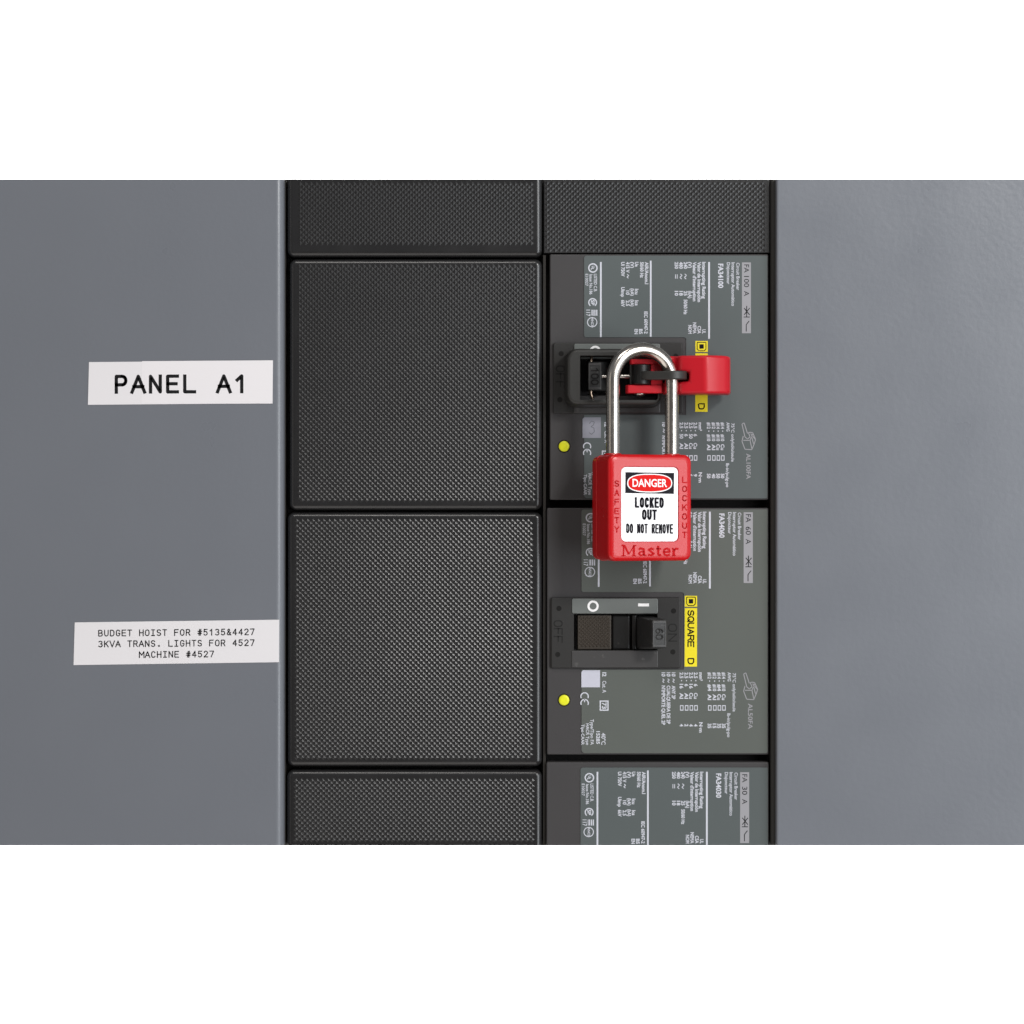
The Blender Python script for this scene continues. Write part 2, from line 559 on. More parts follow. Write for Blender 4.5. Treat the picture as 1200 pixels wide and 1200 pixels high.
# ------------------------------------------------------------------ textured blank covers
blanks = [
    (336.5, TOP, 635.2, 301.0, 't', (348.5, 212.5, 626.5, 289.5), 'textured black blank cover at the top of its column, cut off by the upper edge'),
    (339.0, 303.4, 635.0, 597.8, '', (347.5, 309, 629.5, 591), 'textured black blank cover level with the locked-out breaker'),
    (336.8, 600.4, 635.0, 898.6, '', (344.5, 607.5, 627.5, 894), 'textured black blank cover beside the breaker with the bare handle'),
    (336.0, 902.6, 635.0, BOT, 'b', (343.5, 912.0, 627.5, 990), 'textured black blank cover at the foot of its column, cut off by the lower edge'),
]
for (x0, y0, x1, y1, cut, tex, lab) in blanks:
    t = thing('blank_cover', lab, 'blank cover', px((x0 + x1) / 2, y1, 0), group='raised blank covers in one column')
    bm = bmesh.new()
    slab(bm, x0, y0, x1, y1, -8, 2.0, r=3.0, er=2.4, cut=cut, steps=6, n=8)
    obj('cover_body', bm, M['cover'], t, smooth=40)
    bm = bmesh.new()
    knurl(bm, *tex, 2.02)
    obj('knurled_face', bm, M['knurl'], t)

t = thing('blank_plate', 'flat textured black blank plate above the circuit breakers', 'blank plate', px(770, 296, 0))
bm = bmesh.new()
slab(bm, 637.2, TOP, 902.0, 296.4, -8, -0.4, er=0.4, cut='t')
obj('plate_body', bm, M['black'], t, smooth=40)
bm = bmesh.new()
knurl(bm, 638.0, 211.0, 901.6, 296.2, -0.38, h=0.27)
obj('knurled_face', bm, M['knurl'], t)


# ------------------------------------------------------------------ circuit breakers
def cw(fx, fy, d):
    """lettering turned a quarter clockwise: u runs down the photo, v runs to the right; pixels in, mm out"""
    def place(u, v, lift=0):
        return px(fx(v), fy(u), d + 0.012 * lift)
    return place


def clip_bottom(bm, y):
    z = px(0, y, 0).z
    bmesh.ops.bisect_plane(bm, geom=bm.verts[:] + bm.edges[:] + bm.faces[:], plane_co=(0, 0, z), plane_no=(0, 0, -1), clear_outer=True)


LUG = [[(869.5, 497), (872, 495.5), (876, 508)], [(869.5, 497), (873, 512)], [(873, 512), (876, 514.5), (879, 512), (877, 507), (879, 506.5), (882, 507), (885.5, 515), (883.5, 521), (881, 527), (873, 526.5), (869.5, 517), (871, 511)],
       [(871, 516), (879, 516), (882, 508.5)], [(879, 516), (881, 526)], [(882, 511), (885, 515)], [(880, 508), (883, 520)]]


def breaker(idx, case, fx, fy, amps, model, lug, logo_dx, esc, label, sticker):
    x0, y0, x1, y1, cut = case
    t = thing('circuit_breaker', label, 'circuit breaker', px((x0 + x1) / 2, y1, 0), group='circuit breakers stacked in one column')
    bm = bmesh.new()
    if esc:
        slab(bm, x0, y0, x1, y1, -9, 0, r=0.8, er=0.6, cut=cut, hole=(671.5 + esc[0], 718.5 + esc[1], 771.5 + esc[0], 763 + esc[1], 0.3), hole_d=-7.5, pit=True, back=False)
    else:
        slab(bm, x0, y0, x1, y1, -9, 0, r=0.8, er=0.6, cut=cut)
    obj('case', bm, M['case'], t, smooth=40)
    # grey-green rating plate: a sheet with a notch for the switch surround
    pl, pt = fx(684.5), (y0 + 1.8 if idx < 3 else y0 + 6.5)
    pr_ = x1 - 1.2
    bm = bmesh.new()
    if esc:
        ex, ey = esc
        nx, ny0, ny1 = 801.5 + ex, 693.8 + ey, 784.8 + ey
        pb = y1 - 1.8
        b_pts = []

        def corner(cx, cy, r, a0, a1):
            for k in range(6):
                a = math.radians(a0 + (a1 - a0) * k / 5)
                b_pts.append((cx + r * math.cos(a), cy - r * math.sin(a)))
        corner(pl + 3, pt + 3, 3, 180, 90)
        corner(pr_ - 2, pt + 2, 2, 90, 0)
        corner(pr_ - 2, pb - 2, 2, 0, -90)
        corner(pl + 4, pb - 4, 4, -90, -180)
        b_pts.append((pl, ny1))
        b_pts.append((nx, ny1))
        corner(nx - 3, ny0 + 3, 3, 0, 90)
        b_pts.append((pl + 1.5, ny0))
        b_pts.append((pl, ny0 - 1.5))
    else:
        b_pts = [(pl, BOT - 0.3)] + [(pl + 3 - 3 * math.cos(math.radians(a)), pt + 3 - 3 * math.sin(math.radians(a))) for a in range(0, 91, 18)] + \
                [(pr_ - 2 + 2 * math.sin(math.radians(a)), pt + 2 - 2 * math.cos(math.radians(a))) for a in range(0, 91, 18)] + [(pr_, BOT - 0.3)]
    fr = [bm.verts.new(px(x, y, 0.3)) for x, y in b_pts]
    bk = [bm.verts.new(Vector((v.co.x, -0.003, v.co.z))) for v in fr]
    bm.faces.new(fr)
    bridge(bm, bk, fr)
    obj('rating_plate', bm, M['plate_sheen' if idx == 2 else 'plate'], t)
    dl = 0.33
    pc = cw(fx, fy, dl)
    low = lambda u: u
    # strip with the rating
    bm = bmesh.new()
    poly2d(bm, [(307.5, 869.5), (307.5, 880), (390.5, 880), (390.5, 869.5)], pc)
    if idx == 3:
        clip_bottom(bm, BOT - 0.5)
    strip = obj('rating_strip', bm, M['ink_grey'], t)
    pc2 = cw(fx, fy, dl + 0.03)
    bm = bmesh.new()
    fit_text(bm, 'FA', 310, 871.9, 9.5, 5.8, pc2)
    fit_text(bm, amps, 324.5 - (1 if amps == '100' else 0), 871.9, 13 if amps == '100' else 9.5, 5.8, pc2)
    fit_text(bm, 'A', 341 if amps == '100' else 339, 871.9, 6, 5.8, pc2)
    for q in ([(358.5, 875), (369, 875)], [(361, 872), (369, 878.5)], [(361, 878.5), (369, 872)], [(371.5, 871.5), (371.5, 878.5)], [(369, 875), (371.5, 875)],
              [(376, 878), (380.5, 874.5), (388.5, 874.5)]):
        ribbon(bm, q, 0.95, pc2, joint=0)
    if idx == 3:
        clip_bottom(bm, BOT - 0.5)
    obj('lettering', bm, M['ink_dark'], strip)
    # white print
    bm = bmesh.new()
    B = 0.03

    def tx(s, y, x, length, cap=3.9, bold=B):
        fit_text(bm, s, y, x, length, cap, pc, bold)
    tx('Circuit Breaker', 308, 863, 32, 3.7, 0.012)
    tx('Interruptor Automático', 307.5, 857.3, 51, 3.7, 0.016)
    tx('Disjoncteur', 307.5, 851.8, 25.5, 3.7, 0.014)
    tx(model, 309, 841.8, 28.5, 5.6, 0.03)
    rect2d(bm, 307, 829.9, 397, 832.0, pc)
    tx('Interrupting Rating', 307, 823, 43)
    tx('Valor de Interrupción', 307, 817.5, 47)
    tx("Valeur d'interruption", 307, 812, 46)
    tx('(V)', 307, 806.6, 7); tx('(kA)', 341, 806.6, 8.5)
    for s, x, k in (('240', 801.4, '25'), ('480', 796.2, '18'), ('250', 790.8, '10')):
        tx(s, 307, x, 8); tx(k, 341, x, 5.5)
    ribbon(bm, [(321, 802.5), (322.7, 804.6), (325, 802), (327, 804)], 0.9, pc, 0)
    ribbon(bm, [(321, 797.3), (322.7, 799.4), (325, 796.8), (327, 798.8)], 0.9, pc, 0)
    rect2d(bm, 321.5, 791.2, 326.5, 792, pc); rect2d(bm, 321.5, 793.2, 326.5, 794, pc)
    tx('50/60 Hz', 351, 801.4, 17.5)
    tx('UL', 386, 823, 5); tx('CSA', 382, 817.5, 9); tx('NEMA', 378, 812, 13); tx('NOM', 381, 806.6, 10)
    rect2d(bm, 305.5, 761.6, 394.5, 763.6, pc)
    tx('AIR/Anom.I', 307, 755.8, 26); tx('50/60 Hz', 307, 750.2, 18.5)
    tx('Ue', 307, 744.2, 5.5); tx('Icu', 338.5, 744.2, 6.5); tx('Ics', 352, 744.2, 6)
    tx('(V)', 307, 739, 7); tx('(kA)', 338, 739, 8.5); tx('(kA)', 351, 739, 8)
    tx('415 V', 307, 733.6, 12.5); tx('10', 340.5, 733.6, 5); tx('2.5', 352, 733.6, 6.5)
    ribbon(bm, [(321.5, 735), (323, 737), (324.5, 734.5), (326, 736.5)], 0.9, pc, 0)
    tx('Ui 750V', 307, 728, 17); tx('Uimp', 336.5, 728, 11.5); tx('6kV', 351.5, 728, 8)
    tx('IEC 60947-2', 365, 755, 26); tx('BS', 385.5, 749, 6); tx('EN', 385.5, 743.6, 6)
    rect2d(bm, 307, 703.1, 395, 705.1, pc)
    ring2d(bm, 314, 694.8, 4.1, 5.6, pc)
    tx('U', 311.6, 693.6, 2.4, 3.2); tx('L', 314.2, 692.6, 2.2, 3.2)
    tx('LISTED C.B.', 321, 696, 21, 3.5, 0.015); tx('Issue No.186', 321.5, 690.8, 23.5, 3.4, 0.015); tx('E10027', 321, 686.0, 14, 3.2, 0.008)
    ring2d(bm, 354.5, 694.5, 3.9, 5.2, pc, a0=35, a1=325); tx('SP', 351.4, 692.6, 6.4, 4, 0.03)
    for k in range(3):
        rect2d(bm, 363, 694.3 + k * 2.2, 370, 695.6 + k * 2.2, pc)
    tx('117', 363, 687, 7.5, 4.6, 0.015); rect2d(bm, 363, 693, 370, 693.7, pc)
    ring2d(bm, 377.6, 694, 5.0, 6.0, pc); tx('ANCE', 372.4, 692.8, 10.4, 2.8, 0.02)
    lt = {}
    if esc:
        # lower half
        tx('75°C only/sólo/seule', 496, 857, 45, 3.5, 0.012)
        tx('AWG', 495, 851.3, 10.5, 3.6, 0.02); tx('lb-in/pulg-po', 543, 850.8, 28, 3.6, 0.014)
        rows = (((844.8, '#14', '#10', 'Cu', '50'), (839.6, '#14', '#10', 'Cu', '50'), (834.3, '#12', '#10', 'Al', '40'), (828.6, '#12', '#10', 'Al', '50')) if idx == 1 else
                ((844.8, '#14', '#10', 'Cu', '35'), (839.6, '#14', '#4', 'Cu', '35'), (834.3, '#12', '#10', 'Al', '15'), (828.6, '#12', '#4', 'Al', '35')))
        for x, a, b, c, f in rows:
            tx(a, 495, x, 7.5); tx(b, 509, x, 8); tx(c, 520.5, x, 7); tx(f, 555, x, 5.5)
            rect2d(bm, 504.5, x + 1.5, 506, x + 2.6, pc)
            for q in ((533.5, x + .3, 534.5, x + 4.2), (538.8, x + .3, 539.8, x + 4.2), (534.5, x + .3, 538.8, x + 1.1), (534.5, x + 3.4, 538.8, x + 4.2)):
                rect2d(bm, *q, pc)
        tx('mm²', 495, 818.8, 10, 3.8); tx('N·m', 553.5, 818.8, 12, 3.8)
        rows = (((812.9, '2.5', '6', 'Cu', '9'), (807.6, '2.5', '50', 'Cu', '6'), (802.2, '2.5', '6', 'Al', '6'), (796.6, '2.5', '50', 'Al', '9')) if idx == 1 else
                ((812.9, '2.5', '6', 'Cu', '4'), (807.6, '2.5', '16', 'Cu', '4'), (802.2, '2.5', '6', 'Al', '2'), (796.6, '2.5', '16', 'Al', '4')))
        for x, a, b, c, f in rows:
            tx(a, 495, x, 7); tx(b, 508.5, x, 3 if len(b) == 1 else 5.5); tx(c, 519, x, 7); tx(f, 555.5, x, 3)
            rect2d(bm, 504.0, x + 1.5, 505.4, x + 2.6, pc)
            for q in ((533.5, x + .3, 534.5, x + 4.2), (538.8, x + .3, 539.8, x + 4.2), (534.5, x + .3, 538.8, x + 1.1), (534.5, x + 3.4, 538.8, x + 4.2)):
                rect2d(bm, *q, pc)
        for x, s, l in ((787.6, 'ANY 2P', 16), (781.8, 'CUALQUIERA DE 2P', 45), (776.0, "N'IMPORTE QUEL 2P", 46)):
            tx('1Ø', 495, x, 5); tx(s, 510.5, x, l)
            ribbon(bm, [(502.5, x + 1), (504, x + 3), (505.5, x + .8), (507, x + 2.8)], 0.9, pc, 0)
        # CE mark
        ring2d(bm, 523.2, 688.0, 3.6, 4.9, pc, 16, 62, 298)
        ring2d(bm, 531.0, 688.0, 3.6, 4.9, pc, 16, 62, 298)
        rect2d(bm, 526.6, 687.4, 530, 688.6, pc)
        tx('HACR Type', 555, 689.6, 25, 3.5, 0.016); tx('Tipo CAAR', 556, 684.2, 24, 3.5, 0.016)
        tx('Type/Tipo FA', 550, 694.8, 30, 3.6, 0.016)
        tx('15285', 564, 701.5, 15, 3.8); tx('40°C', 566, 707.2, 14, 4.6, 0.016)
        tx('I2', 495, 708.4, 5, 4.2); tx('Cat. A', 505, 708.4, 14, 4.2, 0.012)
        for q in ((528, 705.2, 540, 706.6), (528, 714, 540, 715.4), (528, 706.6, 529.4, 714), (538.6, 706.6, 540, 714)):
            rect2d(bm, *q, pc)
        tx('73', 530.2, 708, 7.6, 4.8, 0.03)
    if idx == 3:
        clip_bottom(bm, BOT - 0.5)
    obj('lettering', bm, M['ink_white'], t)
    if esc:
        bm = bmesh.new()
        for q in LUG:
            ribbon(bm, [(p[1], p[0]) for p in q], 0.95, pc, 0)
        fit_text(bm, lug, 531.5, 874.6, 30, 5.0, pc, 0.012)
        obj('lug_mark', bm, M['ink_grey'], t)
        # little lilac square at the corner of the plate
        bm = bmesh.new()
        sx0, sy0, sx1, sy1 = sticker
        poly2d(bm, [(sx0, sy1), (sx1, sy1), (sx1, sy0), (sx0 + 2, sy0), (sx0, sy0 + 2)], lambda u, v, lift=0: px(u, v, 0.345))
        st = obj('write_on_square', bm, M['lilac_dim'] if idx == 1 else M['lilac'], t)
        if idx == 1:
            bm = bmesh.new()
            pts = [(690.5, 496.5), (693, 493.5), (696.5, 494.5), (695.5, 498), (692.5, 500), (696, 501.5), (696.5, 506), (693, 509), (690.5, 507)]
            ribbon(bm, pts, 0.7, lambda u, v, lift=0: px(u, v, 0.36), 0)
            obj('pencil_mark', bm, M['pencil'], st)
        # yellow test button
        bm = bmesh.new()
        by = 523.0 if idx == 1 else 820.5
        c = px(661, by, 0.6)
        r = 6.2 * S
        rg = [[bm.verts.new((c.x + rr * math.cos(2 * math.pi * k / 28), -dd, c.z + rr * math.sin(2 * math.pi * k / 28))) for k in range(28)]
              for rr, dd in ((r, -0.2), (r, 0.35), (r * .93, 0.55), (r * .55, 0.62))]
        for a, b in zip(rg, rg[1:]):
            bridge(bm, a, b)
        bm.faces.new(rg[-1])
        obj('test_button', bm, M['button'], t, smooth=50)
        bm = bmesh.new()
        rg = [[bm.verts.new((c.x + rr * math.cos(2 * math.pi * k / 28), -dd, c.z + rr * math.sin(2 * math.pi * k / 28))) for k in range(28)]
              for rr, dd in ((r * 1.02, 0.02), (r * 1.22, 0.02))]
        bridge(bm, rg[0], rg[1])
        obj('button_ring', bm, M['dark'], t)

        # yellow maker's label
        lx = logo_dx
        ey_ = ey
        bm = bmesh.new()
        pq = lambda u, v, lift=0: px(u, v, 0.345)
        pk = lambda u, v, lift=0: px(u, v, 0.36 + .005 * lift)
        poly2d(bm, [(802.5 + lx, 711 + ey_), (817 + lx, 711 + ey_), (817 + lx, 698.2 + ey_), (802.5 + lx, 698.2 + ey_)], pq)
        poly2d(bm, [(802.3 + lx, 781.2 + ey_), (816.8 + lx, 781.2 + ey_), (817 + lx, 712.6 + ey_), (802.5 + lx, 712.6 + ey_)], pq)
        lg = obj('maker_label', bm, M['yellow'], t)
        bm = bmesh.new()
        a0, b0, a1, b1 = 804.6 + lx, 699.8 + ey_, 814.9 + lx, 709.6 + ey_
        ribbon(bm, [(a0, b0), (a1, b0), (a1, b1 - 2), (a1 - 2, b1), (a0 + 2, b1), (a0, b1 - 2), (a0, b0)], 1.0, pk, 0)
        rect2d(bm, a0 + 2.6, b0 + 2.2, a1 - 2.6, b1 - 2.4, pk)
        pl_ = cw(lambda v: v + lx, lambda u: u + ey_, 0.36)
        stroke_text(bm, 'SQUARE', 715.6, 806.3, 5.6, 6.6, 7.3, 1.5, pl_)
        stroke_text(bm, 'D', 771.8, 806.3, 6.0, 6.6, 7.5, 1.5, pl_)
        obj('lettering', bm, M['ink_black'], lg)

        # switch surround
        def q(x, y):
            return (x + ex, y + ey)
        bm = bmesh.new()
        X0, Y0 = q(645.6, 700.2)
        X1, Y1 = q(797.7, 783)
        h0, h1 = q(672.5, 719.5)
        h2, h3 = q(770.5, 762)
        slab(bm, X0, Y0, X1, Y1, -0.5, 1.6, r=1.0, er=0.5, hole=(h0, h1, h2, h3, 0.4), hole_d=-0.5, back=False)
        su = obj('switch_surround', bm, M['escutcheon'], t, smooth=40)
        for hx, hy in ((655, 713), (789.3, 716), (653.5, 767), (788.5, 764)):
            bm = bmesh.new()
            c = px(*q(hx, hy), 1.63)
            bm.faces.new([bm.verts.new((c.x + 1.15 * math.cos(a * .3142), -1.63, c.z + 1.15 * math.sin(a * .3142))) for a in range(20)])
            obj('screw_hole', bm, M['dark'], su)
        bm = bmesh.new()
        slab(bm, *q(670.2, 701.4), *q(771, 719.0), 1.4, 2.1, r=0.8, er=0.25)
        sp = obj('position_strip', bm, M['strip'], t, smooth=40)
        bm = bmesh.new()
        pm = lambda u, v, lift=0: px(*q(u, v), 2.13)
        ring2d(bm, 695, 710.3, 4.1, 6.6, pm, 28)
        obj('off_symbol', bm, M['white'], sp)
        bm = bmesh.new()
        rect2d(bm, 747.8, 707.2, 760.6, 710.6, pm)
        obj('on_symbol', bm, M['white'], sp)
        bm = bmesh.new()
        slab(bm, *q(670, 762.8), *q(771, 782.2), 1.4, 1.95, r=0.3, er=0.25)
        obj('lower_strip', bm, M['scuffed_and_lit_edge'], t, smooth=40)
        # moulded OFF / ON
        bm = bmesh.new()
        pe = cw(lambda v: v + ex, lambda u: u + ey, 1.68)
        stroke_text(bm, 'OFF', 727.5, 649.3, 6.6, 9.5, 9.2, 1.3, pe)
        obj('moulded_lettering', bm, M['emboss'], su)
        bm = bmesh.new()
        stroke_text(bm, 'ON', 731.5, 783.5, 8.2, 9.5, 11.6, 1.3, pe)
        obj('moulded_lettering', bm, M['emboss'], su)
        # slider and handle
        if idx == 2:
            bm = bmesh.new()
            slab(bm, *q(677, 721), *q(716.3, 761), -7.4, 0.2, er=0.3)
            sl = obj('slider', bm, M['slider'], t, smooth=40)
            bm = bmesh.new()
            knurl(bm, 678 + ex, 721.6 + ey, 715.8 + ex, 760.6 + ey, 0.22, a=2.2, h=0.3, top=0.3)
            obj('knurled_face', bm, M['slider'], sl)
            bm = bmesh.new()
            slab(bm, *q(717.2, 720.5), *q(738.5, 761.5), -7.4, -1.2, er=0.8)
            obj('slide_block', bm, M['gloss'], t, smooth=40)
            bm = bmesh.new()
            slab(bm, *q(740.5, 720.5), *q(746, 761.5), -7.4, 0.0, er=0.6)
            obj('slide_block', bm, M['gloss'], t, smooth=40)
            base = [px(741, 761, -5.0), px(766, 761, -5.0), px(766, 721.5, -5.0), px(741, 721.5, -5.0)]
            fr_ = [px(764.3, 759.5, 15), px(781.3, 759.5, 14), px(781.3, 726.5, 14), px(764.3, 726.5, 15)]
            face = (767.2, 730.5, 778.4, 755.5, 14.7)
            hl, word = 'black handle pushed over to ON', '60'
        else:
            base = [px(688, 460, -5.0), px(716, 460, -5.0), px(716, 423.0, -5.0), px(688, 423.0, -5.0)]
            fr_ = [px(689.2, 457.3, 12.6), px(704.8, 457.3, 12.6), px(704.8, 424.2, 12.6), px(689.2, 424.2, 12.6)]
            face = (691.6, 427.6, 702.6, 454.2, 12.75)
            hl, word = 'black handle held at OFF inside the clamp', '100'
        bm = bmesh.new()
        hexa(bm, base, fr_)
        hd = obj('handle', bm, M['toggle'], t, bevel=0.6, seg=3, smooth=40, label=hl)
        bm = bmesh.new()
        fx0, fy0, fx1, fy1, fd = face
        ph = cw(lambda v: v, lambda u: u, fd + 0.12)
        n = len(word)
        hh = 5.4
        L = (n * 7.0 - 1.6)
        stroke_text(bm, word, (fy0 + fy1) / 2 - L / 2, (fx0 + fx1) / 2 - 4.0, hh, 8.0, 7.0, 1.25, ph)
        obj('moulded_lettering', bm, M['dark' if idx == 1 else 'escutcheon'], hd)
        c4 = fr_
        nrm = (c4[1] - c4[0]).cross(c4[3] - c4[0]).normalized()
        if nrm.y > 0:
            nrm = -nrm
        mid = sum(c4, Vector()) / 4
        o4 = [mid + (p - mid) * 0.90 for p in c4]
        i4 = [mid + (p - mid) * 0.78 for p in c4]
        bm = bmesh.new()
        lo = [bm.verts.new(p - nrm * 0.05) for p in o4]
        ot = [bm.verts.new(p + nrm * 0.28) for p in o4]
        it = [bm.verts.new(p + nrm * 0.28) for p in i4]
        li = [bm.verts.new(p - nrm * 0.05) for p in i4]
        bridge(bm, lo, ot); bridge(bm, ot, it); bridge(bm, it, li)
        obj('lit_edge_rim', bm, M['scuffed_and_lit_edge'], hd)  # lighter ring added to imitate the lit edges of the handle
    return t


lin = lambda a, k, b: (lambda v: a + (v - b) * k)
breaker(1, (644.2, 297.8, 900.4, 585.8, ''), lambda v: v, lambda u: u, '100', 'FA34100', 'AL100FA', 12.4, (2.6, -298.6),
        'circuit breaker rated 100 A with the red lockout clamp fixed on its handle', (682.6, 489, 704.2, 513.2))
breaker(2, (640.8, 595.2, 900.6, 884.4, ''), lin(701.5, 1.0270, 704), lambda u: u + 292.7 if u < 450 else u + 292.9, '60', 'FA34060', 'AL50FA', 0, (0, 0),
        'circuit breaker rated 60 A with its bare black handle switched on', (681.3, 785.4, 703.2, 805.4))
breaker(3, (640.2, 893.0, 901.0, BOT, 'b'), lin(700, 1.011, 704), lambda u: u + 597.4, '30', 'FA34030', '', 0, None,
        'lowest circuit breaker rated 30 A, only its upper third showing', None)


# ------------------------------------------------------------------ white printed labels on the grey cover
def label_tape(corners, label, seam=None):
    d = 6.0
    cx = sum(c[0] for c in corners) / 4
    cy = max(c[1] for c in corners)
    t = thing('printed_label', label, 'label', px(cx, cy, d), group='white printed labels on the grey cover')
    bm = bmesh.new()
    fr = [bm.verts.new(px(c[0], c[1], d + 0.22)) for c in corners]
    bk = [bm.verts.new(Vector((v.co.x, -d - 0.01, v.co.z))) for v in fr]
    bm.faces.new(fr)
    bridge(bm, bk, fr)
    tape = obj('tape', bm, M['paper'], t)
    if seam:
        bm = bmesh.new()
        fr = [bm.verts.new(px(c[0], c[1], d + 0.26)) for c in seam]
        bk = [bm.verts.new(Vector((v.co.x, -d - 0.21, v.co.z))) for v in fr]
        bm.faces.new(fr)
        bridge(bm, bk, fr)
        obj('overlapping_tape', bm, M['paper_edge'], t)
    return t


def label_text(t, lines, slope):
    bm = bmesh.new()
    for (s, u0, ybase, cwid, ch, pitch, wd) in lines:
        x0 = u0

        def place(u, v, lift=0, x0=x0, ybase=ybase):
            return px(u, ybase - v - (u - x0) * slope, 6.29 + .008 * lift)
        stroke_text(bm, s, u0 + (pitch - cwid) / 2, 0, cwid, ch, pitch, wd, place, serif=True)
    obj('lettering', bm, M['ink_dark'], t)


t = label_tape([(104.3, 424.3), (319.6, 422.6), (319.2, 472.6), (103.0, 474.4)], 'white tape label printed with the large words PANEL A1',
               seam=[(166.5, 423.2), (319.9, 422.2), (319.4, 472.9), (165.8, 473.4)])
label_text(t, [('PANEL A1', 132, 459.5, 11.4, 18.4, 20.05, 3.9)], 0.004)
t = label_tape([(87.6, 729.4), (327.2, 726.2), (327.0, 776.0), (86.2, 779.4)], 'white tape label printed with three lines about a budget hoist')
label_text(t, [('BUDGET HOIST FOR #5135&4427', 114.4, 745.4, 4.2, 6.7, 6.84, 1.15),
               ('3KVA TRANS. LIGHTS FOR 4527', 114.4, 758.1, 4.2, 6.7, 6.84, 1.15),
               ('MACHINE #4527', 162.6, 770.5, 4.2, 6.7, 6.84, 1.15)], 0.009)

# ------------------------------------------------------------------ breaker lockout clamp
t = thing('breaker_lockout', 'black and red lockout clamp gripping the handle of the 100 A breaker', 'lockout clamp', px(720, 475, 2))
bm = bmesh.new()
slab(bm, 664.3, 408.6, 777, 474.6, 2.3, 15.5, r=5.0, er=1.5, flare=0.8, hole=(679.8, 416.5, 771, 468.8, 0.4), hole_d=2.4, n=10, steps=4)
obj('clamp_body', bm, M['clamp'], t, smooth=40)
bm = bmesh.new()
tube(bm, [px(693.6, 418, 9), px(692.8, 421, 10), px(692.8, 424.5, 10)], 0.62, 10)
obj('wire_clip', bm, M['brass'], t, smooth=60)
bm = bmesh.new()
tube(bm, [px(692.2, 456.5, 10), px(692.6, 462, 10.5), px(694.2, 467.5, 9.5)], 0.65, 10)
obj('wire_clip', bm, M['brass'], t, smooth=60)
bm = bmesh.new()
pts, rs = [], []
for k in range(40):
    x = 705.2 + k * 0.85
    pts.append(px(x, 441.2, 11)); rs.append(0.78 + (0.16 if k % 2 else 0) + (0.22 if x > 727 else -0.1))
tube(bm, pts, rs, 16)
obj('clamp_screw', bm, M['steel_dark'], t, smooth=60)
# black jaw and barrel
bm = bmesh.new()
box(bm, 738.2, 427, 762, 451, 8, 16.4)
obj('jaw_block', bm, M['clamp'], t, bevel=0.3)
bm = bmesh.new()
tube(bm, [px(751, 427.4, 16.2), px(751, 428.2, 16.2), px(751, 450, 16.2), px(751, 450.8, 16.2)], [3.6, 4.0, 4.0, 3.6], 32)
obj('hinge_barrel', bm, M['gloss'], t, smooth=40)
# red lever
K = lambda x, d: ((x - 600) * lum(d), -d)
Z = lambda y, d=16: (600 - y) * lum(d)
main = [K(776, 6), K(776, 16.6), K(790.5, 15.9), K(797, 19.6), K(827, 22.8), K(848, 20.2), K(854, 17.6), K(856, 14), K(856, 5.5)]
bm = bmesh.new()
prism(bm, main, Z(462), Z(417.2))
lever = obj('red_lever', bm, M['red_lever'], t)
bm = bmesh.new()
box(bm, 770, 432.6, 811.6, 444.2, 11.5, 40)
cut = obj('cutter', bm, M['red_lever'], None)
md = lever.modifiers.new('slot', 'BOOLEAN')
md.operation = 'DIFFERENCE'
md.object = cut
ORG['cut'] = Vector((0, 0, 0))
bpy.context.view_layer.update()
dg = bpy.context.evaluated_depsgraph_get()
nm = bpy.data.meshes.new_from_object(lever.evaluated_get(dg))
lever.modifiers.clear()
lever.data = nm
bpy.data.objects.remove(cut)
bv = lever.modifiers.new('bevel', 'BEVEL')
bv.width = 1.25 * MM
bv.segments = 4
bv.limit_method = 'ANGLE'
bv.angle_limit = math.radians(30)
nm.polygons.foreach_set('use_smooth', [True] * len(nm.polygons))
nm.set_sharp_from_angle(angle=math.radians(32))
bm = bmesh.new()
prism(bm, [K(733, 8), K(733, 17.0), K(736, 18.4), K(776.5, 17.6), K(776.5, 8)], Z(461.0), Z(451.4))
prism(bm, [K(738, 8), K(738, 16.6), K(740, 17.8), K(776.5, 17.4), K(776.5, 8)], Z(427.0), Z(421.0))
box(bm, 762.5, 426.5, 776.4, 452, 6, 16.9)
obj('lever_fork', bm, M['red_lever'], t, bevel=0.35, smooth=40)
bm = bmesh.new()
tube(bm, [px(750, 461.2, 12.5), px(750, 463.0, 12.5), px(750, 464.6, 12.5), px(750, 465.2, 12.5)], [2.5, 2.4, 1.5, 0.4], 24)
obj('hinge_pin', bm, M['steel_dark'], t, smooth=60)

# ------------------------------------------------------------------ padlock placement (needed for the strap hole)
TH = math.radians(19.5)
DC = 24.0
BC = px(751.5, 595, DC)            # centre of the lock body
BW, BH, BT = 39.0, 46.0, 21.4
HS = 13.85
LX = 0.55                          # the shackle sits a touch off the body's centre line                         # half distance between shackle legs
ct, sn = math.cos(TH), math.sin(TH)


def lock_uv(x, y):
    """photo pixel -> (u, v) on the lock's front face, lock coordinates"""
    o = Vector((0, -D, 0))
    dr = Vector(((x - 600) * S, D, (600 - y) * S))
    n = Vector((sn, -ct, 0))
    p0 = BC + n * (BT / 2)
    k = (p0 - o).dot(n) / dr.dot(n)
    p = o + dr * k - BC
    return (p.x * ct + p.y * sn, p.z + BH / 2)


leg = BC + Vector(((HS + LX) * ct, (HS + LX) * sn, 0))
# black strap with the hole the shackle runs through
bm = bmesh.new()
hc = Vector((leg.x, leg.y))
pa = Vector(K(761.5, 17.0))
R = 6.6
N = 40
zt, zb = Z(433.4, 26), Z(443.6, 26)


